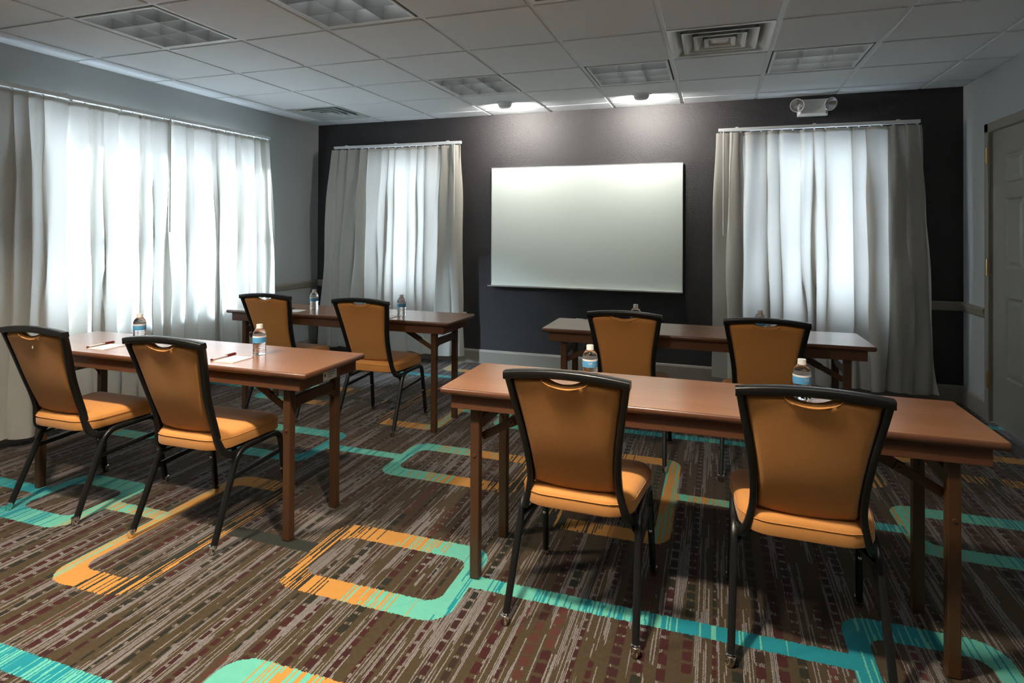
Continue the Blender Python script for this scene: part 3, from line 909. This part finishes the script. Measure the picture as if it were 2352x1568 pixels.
def make_chair(label):
    root = thing('banquet_chair', label, 'chair', (0, 0, 0), 0, 'banquet chairs at the tables')
    for s in (-1, 1):
        X = lambda p: (s * p[0], p[1], p[2])
        rear = bez([X(p) for p in ((.220, -.234, .022), (.2145, -.165, .185), (.2095, -.110, .315), (.2085, -.088, .352), (.208, -.060, .371), (.208, -.030, .376))], 5)
        lg = MB().tube(rear, .024, .026, (1, 0, 0), .009, 4).build('leg', MT['frame'], root, smooth=True)
        MB().lathe([(.010, 0), (.013, .003), (.013, .009), (.0155, .012), (.016, .034), (.013, .036)], 14, (s * .2207, -.240, 0)).build('glide', MT['chrome'], lg, smooth=True)
        front = bez([X(p) for p in ((.208, .105, .376), (.208, .140, .374), (.2085, .172, .360), (.209, .186, .330), (.212, .202, .22), (.218, .231, .022))], 5)
        lg = MB().tube(front, .024, .026, (1, 0, 0), .009, 4).build('leg', MT['frame'], root, smooth=True)
        MB().lathe([(.010, 0), (.013, .003), (.013, .009), (.0155, .012), (.016, .034), (.013, .036)], 14, (s * .2185, .234, 0)).build('glide', MT['chrome'], lg, smooth=True)
        b = MB().lathe([(.0065, 0), (.0065, .004), (.003, .007)], 10)
        b.v = [(s * .213 + x, .192 - z, .19 + y) for x, y, z in b.v]
        b.build('bumper', MT['chrome'], lg, smooth=True)
        MB().tube([(s * .208, -.032, .376), (s * .208, .107, .376)], .024, .026, (1, 0, 0), .009, 4).build('side_rail', MT['frame'], root, smooth=True)
        MB().tube([(s * .211, -.118, .268), (s * .2105, .196, .283)], .012, .022, (1, 0, 0), .004).build('stretcher', MT['frame'], root, smooth=True)
        MB().tube([(s * .205, -.104, .322), (s * .165, -.06, .345), (s * .11, -.01, .378)], .012, .022, (0, 0, 1), .004).build('brace', MT['frame'], root, smooth=True)
        MB().tube([(s * p.x, p.y, p.z) for p in POSTC], .022, .030, (1, 0, 0), .005, 3).build('back_post', MT['frame'], root, smooth=True)
    xs = [-.2095 + .419 * k / 20 for k in range(21)]
    rs = []
    for x in xs:
        zc = crown(x); yb = -.303 + .012 * (1 - (x / .21) ** 2) * -.6
        prof = [(yb, zc - .004), (yb + .004, zc), (yb + .030, zc + .001), (yb + .034, zc - .003), (yb + .038, zc - .020), (yb + .034, zc - .024), (yb + .006, zc - .027), (yb + .002, zc - .023)]
        rs.append([(x, a, b) for a, b in prof])
    MB().rings(rs).build('top_rail', MT['frame'], root, smooth=True)
    # upholstered back
    NU, NV = 24, 22
    def back(side):
        def fn(u, v):
            x_ = 2 * u - 1
            zb = .466 - .014 * (1 - x_ * x_)
            zt = crown(x_ * .19) - .022
            z = zb + (zt - zb) * v
            p = post_at(max(.395, min(.868, z)))
            hwid = p.x - .008
            x = x_ * hwid
            if abs(x) < .062:
                cut = .023 * (1 - (x / .062) ** 2) ** .8
                z -= cut * smoothstep(.78, 1., v)
            e = (max(0, 1 - abs(x_) ** 18) * max(0, 1 - abs(2 * v - 1) ** 24)) ** .5
            y = p.y - .007 * (1 - x_ * x_) + side * .019 * e + .004 + .016 * (1 - smoothstep(.42, .60, z))
            return (x, y, z)
        return fn
    m = MB().grid(back(-1), NU, NV)
    m.grid(back(1), NU, NV)
    pad = m.build('backrest', MT['fabric'], root, smooth=True)
    bm = bmesh.new(); bm.from_mesh(pad.data); bmesh.ops.remove_doubles(bm, verts=bm.verts, dist=.0008); bmesh.ops.recalc_face_normals(bm, faces=bm.faces); bm.to_mesh(pad.data); bm.free()
    # stitched seam around the hand hole
    sm = [(.078 * math.cos(a), post_at(.845).y - .0245, .8655 + .030 * math.sin(a)) for a in [PI + PI * k / 16 for k in range(17)]]
    MB().tube(sm, .0022, .0022, (0, 1, 0), .0008, 2).build('seam', MT['fabric'], pad)
    args = (.200, .221, -.184, .196, .10)
    st = MB().rings([rrect(*args, z, i, 6, .062) for z, i in ((.391, .010), (.394, .002), (.402, 0), (.436, 0), (.447, .004), (.455, .012), (.461, .026), (.4645, .045), (.4665, .058))])
    seat = st.build('seat', MT['fabric'], root, smooth=True)
    rr = rrect(args[0] + .0007, args[1] + .0007, args[2] - .0007, args[3] + .0007, .10, .4365, 0, 6, .062)
    MB().tube(rr + [rr[0]], .0028, .0028, (0, 0, 1), .001, 2).build('piping', MT['fabric'], seat)
    MB().rings([rrect(.185, .205, -.125, .182, .05, z) for z in (.378, .392)]).build('seat_pan', MT['frame'], root)
    return root
CHAIRS = [  # x, y, rot, label
    (3.733, -.718, -.0235, 'tan banquet chair at the table with no notepads, beside its end further from the door'),
    (4.455, -.668, -.0117, 'tan banquet chair at the table with no notepads, on the side nearer the door'),
    (1.221, -.719, .004, 'tan banquet chair with a small white scuff on its back, beside the long curtain'),
    (1.997, -.709, .019, 'tan banquet chair at the stickered table, next to the aisle'),
    (1.989, .767, .0005, 'tan banquet chair in front of the narrow curtain, beside the aisle'),
    (1.213, .775, .0169, 'tan banquet chair in the corner near where the grey and dark walls meet'),
    (3.698, .771, -.0005, 'tan banquet chair in front of the whiteboard'),
    (4.437, .753, -.0106, 'tan banquet chair in front of the curtain under the emergency lamp'),
]
ch0 = None
for x, y, r, lab in CHAIRS:
    if ch0 is None:
        ch0 = make_chair(lab); ch0.location = (x, y, 0); ch0.rotation_euler = (0, 0, r)
        continue
    c = dup(ch0, (x, y, 0), r, lab)
    if 'scuff' in lab:
        p = post_at(.79)
        m = MB().lathe([(.0055, 0), (.004, .0008)], 10)
        m.v = [(.004 + a, p.y - .0285 - z, .797 + b * 1.5) for a, b, z in m.v]
        m.build('scuff_mark', MT['paper'], c, label='small white scuff on the chair back')

# ------------------------------------------------------------------ tables
ZT = .737
TLEN, TDEP = 1.822, .456
def make_table(label):
    root = thing('folding_table', label, 'table', (0, 0, 0), 0, 'folding training tables')
    hx, hy = TLEN / 2, TDEP / 2
    def outl(i, z, r=.012):
        return rrect(hx - i, hx - i, -hy + i, hy - i, max(.003, r - i * .3), z, 0, 3)
    MB().rings([outl(.005, ZT - .0022), outl(.005, ZT), outl(.012, ZT)]).build('tabletop', MT['wood'], root)
    MB().rings([outl(.008, ZT - .024), outl(.003, ZT - .022), outl(0, ZT - .016), outl(0, ZT - .008), outl(.002, ZT - .003), outl(.0052, ZT - .0008)]).build('edge_band', MT['edge'], root, smooth=True)
    ax, ay, at = hx - .042, hy - .020, .018
    for a, b, c, d in ((-ax, ax, -ay, -ay + at), (-ax, ax, ay - at, ay), (-ax, -ax + at, -ay + at, ay - at), (ax - at, ax, -ay + at, ay - at)):
        MB().box(a, b, c, d, ZT - .080, ZT - .024).build('apron', MT['edge'], root, bevel=.002, seg=1)
    lx, ly = hx - .13, .163
    for s in (-1, 1):
        for q in (-1, 1):
            lg = MB().box(s * lx - .0185, s * lx + .0185, q * ly - .0185, q * ly + .0185, 0, ZT - .03).build('leg', MT['legbrown'], root, bevel=.004)
            b = MB().lathe([(.007, 0), (.006, .003), (.0, .004)], 10, caps=False)
            b.v = [(s * lx + x, q * ly - .0185 - z if q < 0 else q * ly + .0185 + z, .475 + y) for x, y, z in b.v]
            b.build('bolt', MT['legbrown'], lg, smooth=True)
        MB().box(s * lx - .011, s * lx + .011, -ly + .0185, ly - .0185, .565, .612).build('cross_rail', MT['legbrown'], root, bevel=.002, seg=1)
        for q in (-1, 1):
            gp = [(q * (ly - .0185), .49)] + [(q * (ly - .0185 - .07 + .07 * math.cos(t)), .49 + .075 * math.sin(t)) for t in (.25, .6, .95, 1.3)] + [(q * (ly - .0185 - .075), .566), (q * (ly - .0185 - .045), .566), (q * (ly - .0185), .535)]
            MB().prism(gp, s * lx - .002, s * lx + .002, 'x').build('gusset', MT['legbrown'], root)
        # folding brace: from the front leg up to a slide under the top
        y = -ly + .034
        p0 = Vector((s * (lx - .012), y, .535)); p1 = Vector((s * (lx - .30), y, ZT - .045))
        br = MB().tube([p0, p0.lerp(p1, .45)], .006, .030, (0, 1, 0), .001, 2).build('folding_brace', MT['legbrown'], root)
        MB().tube([p0.lerp(p1, .38) + Vector((0, .007, 0)), p1 + Vector((0, .007, 0))], .006, .036, (0, 1, 0), .001, 2).build('brace_link', MT['legbrown'], br)
        b = MB().lathe([(.006, 0), (.005, .003), (0, .004)], 10, caps=False)
        q_ = p0.lerp(p1, .41)
        b.v = [(q_.x + x, q_.y - .004 - z, q_.z + yy) for x, yy, z in b.v]
        b.build('brace_pin', MT['legbrown'], br)
    return root
TABLES = {'NR': (4.087, -.564, .004, 'brown folding table with two bottles and no notepads, nearest the panelled door'),
          'NL': (1.655, -.577, -.002, 'brown folding table with a white sticker on its end apron, beside the long curtain'),
          'FL': (1.640, .862, .0, 'brown folding table in front of the narrow curtain'),
          'FR': (4.074, .905, .012, 'brown folding table in front of the whiteboard and the curtain under the emergency lamp')}
tb0 = None
TB = {}
for k, (x, y, r, lab) in TABLES.items():
    if tb0 is None:
        tb0 = make_table(lab); tb0.location = (x, y, 0); tb0.rotation_euler = (0, 0, r); TB[k] = tb0
    else:
        TB[k] = dup(tb0, (x, y, 0), r, lab)
# sticker on the end apron of the table by the long curtain
ex = TLEN / 2 - .042
stk = MB().box(ex, ex + .0006, -.048, .052, ZT - .076, ZT - .030).build('sticker', MT['paper'], TB['NL'], label='white inventory sticker')
MB().box(ex + .0005, ex + .0010, -.040, -.030, ZT - .058, ZT - .044).build('red_mark', MT['red'], stk)
for k in range(3):
    MB().box(ex + .0005, ex + .0010, -.018, .040 - .012 * k, ZT - .046 - .010 * k, ZT - .042 - .010 * k).build('print_line', MT['greyprint'], stk)

# ------------------------------------------------------------------ water bottles
def make_bottle(label):
    root = thing('water_bottle', label, 'bottle', (0, 0, ZT), 0, 'small water bottles on the tables')
    pr = [(.020, .0025), (.024, .0), (.0285, .001), (.0305, .006)]
    for k in range(5):
        z = .012 + k * .0092
        pr += [(.0308, z), (.0292, z + .003), (.0292, z + .005), (.0308, z + .008)]
    pr += [(.0306, .060), (.0304, .092), (.0310, .095), (.0303, .1005), (.0280, .108), (.0240, .116), (.0185, .1225), (.0135, .1268), (.0118, .129), (.0118, .134)]
    MB().lathe(pr, 28).build('body', MT['water'], root, smooth=True)
    MB().lathe([(.0150, .1285), (.0150, .1305), (.0144, .1315), (.0146, .1435), (.0138, .1452), (.0, .1452)], 22, caps=False).build('cap', MT['offwhite'], root, smooth=True)
    MB().lathe([(.0150, .1262), (.0156, .1268), (.0156, .1278), (.0150, .1284)], 22).build('neck_ring', MT['offwhite'], root, smooth=True)
    lb = MB().lathe([(.0311, .0595), (.0312, .0600), (.0312, .0845), (.0311, .085)], 32, caps=False).build('label', MT['blue'], root, smooth=True, label='blue paper label')
    MB().lathe([(.0312, .0848), (.0313, .0920)], 32, caps=False).build('label_band', MT['paper'], lb, smooth=True)
    for s, sz, zc in (('V|P', .0125, .0755), ('natural water', .0034, .0672)):
        me = text_mesh(s if sz > .01 else '-----------', sz)
        for v in me.vertices:
            a = v.co.x / .0314 - PI / 2 + .12
            v.co = Vector((.0316 * math.cos(a), .0316 * math.sin(a), zc + v.co.y))
        me.materials.append(MT['paper'])
        link('lettering', me, lb)
    return root
BOTTLES = [(3.706, -.50, .1, 'water bottle on the table with no notepads, behind its chair further from the door'),
           (4.482, -.492, .35, 'water bottle on the table with no notepads, behind its chair nearer the door'),
           (3.714, .885, .0, 'water bottle hidden up to its shoulder behind the chair facing the whiteboard'),
           (4.430, .865, .1, 'water bottle behind the chair in front of the curtain under the emergency lamp'),
           (1.250, -.49, 1.9, 'water bottle on the stickered table, the one nearer the long curtain'),
           (2.100, -.548, 2.4, 'water bottle on the stickered table, the one next to the aisle'),
           (1.318, .895, 2.2, 'water bottle on the table before the narrow curtain, nearer the grey wall'),
           (2.095, .835, 2.0, 'water bottle on the table before the narrow curtain, nearer the whiteboard')]
b0 = None
for x, y, r, lab in BOTTLES:
    if b0 is None:
        b0 = make_bottle(lab); b0.location = (x, y, ZT); b0.rotation_euler = (0, 0, r)
    else:
        dup(b0, (x, y, ZT), r, lab)

# ------------------------------------------------------------------ notepads and pens
def make_pad(label):
    root = thing('notepad', label, 'notepad', (0, 0, ZT), 0, 'notepads on the tables')
    MB().box(-.052, .052, -.064, .064, .0, .0035).build('sheets', MT['paper'], root)
    MB().box(-.052, .052, .060, .0643, -.0, .0038).build('glue_strip', MT['maroon'], root)
    MB().box(-.012, .002, -.054, -.049, .0034, .0038).box(.004, .018, -.0525, -.0505, .0034, .0038).box(-.010, .016, -.0475, -.0462, .0034, .0038).build('printed_mark', MT['ink'], root)
    return root
def make_pen(label):
    root = thing('pen', label, 'pen', (0, 0, ZT + .0045), 0, 'ballpoint pens beside the notepads')
    def rod(prof, nm, mt):
        m = MB().lathe(prof, 12)
        m.v = [(x, z, y) for x, y, z in m.v]
        return m.build(nm, MT[mt], root, smooth=True)
    rod([(.0038, -.070), (.0038, .030)], 'barrel', 'penbody')
    rod([(.003, -.078), (.0042, -.076), (.0042, -.068)], 'end_plug', 'maroon')
    rod([(.0045, .022), (.0045, .074), (.003, .078)], 'cap', 'maroon')
    MB().box(-.001, .001, .012, .07, .0035, .006).build('clip', MT['maroon'], root)
    return root
PADS = [(2.073, -.680, .01, 'notepad on the stickered table, in front of the bottle next to the aisle'), (1.257, -.672, .03, 'notepad on the stickered table, nearer the long curtain'),
        (1.268, .745, .05, 'notepad on the table before the narrow curtain, nearer the grey wall'), (2.048, .73, .03, 'notepad on the table before the narrow curtain, nearer the whiteboard')]
PENS = [(1.992, -.660, .02, 'maroon capped pen by the notepad next to the aisle on the stickered table'), (1.176, -.648, .06, 'maroon capped pen by the notepad nearer the long curtain'),
        (1.190, .770, .08, 'maroon capped pen by the notepad nearer the grey wall, before the narrow curtain')]
p0 = q0 = None
for x, y, r, lab in PADS:
    if p0 is None: p0 = make_pad(lab); p0.location = (x, y, ZT); p0.rotation_euler = (0, 0, r)
    else: dup(p0, (x, y, ZT), r, lab)
for x, y, r, lab in PENS:
    if q0 is None: q0 = make_pen(lab); q0.location = (x, y, ZT + .0045); q0.rotation_euler = (0, 0, r)
    else: dup(q0, (x, y, ZT + .0045), r, lab)
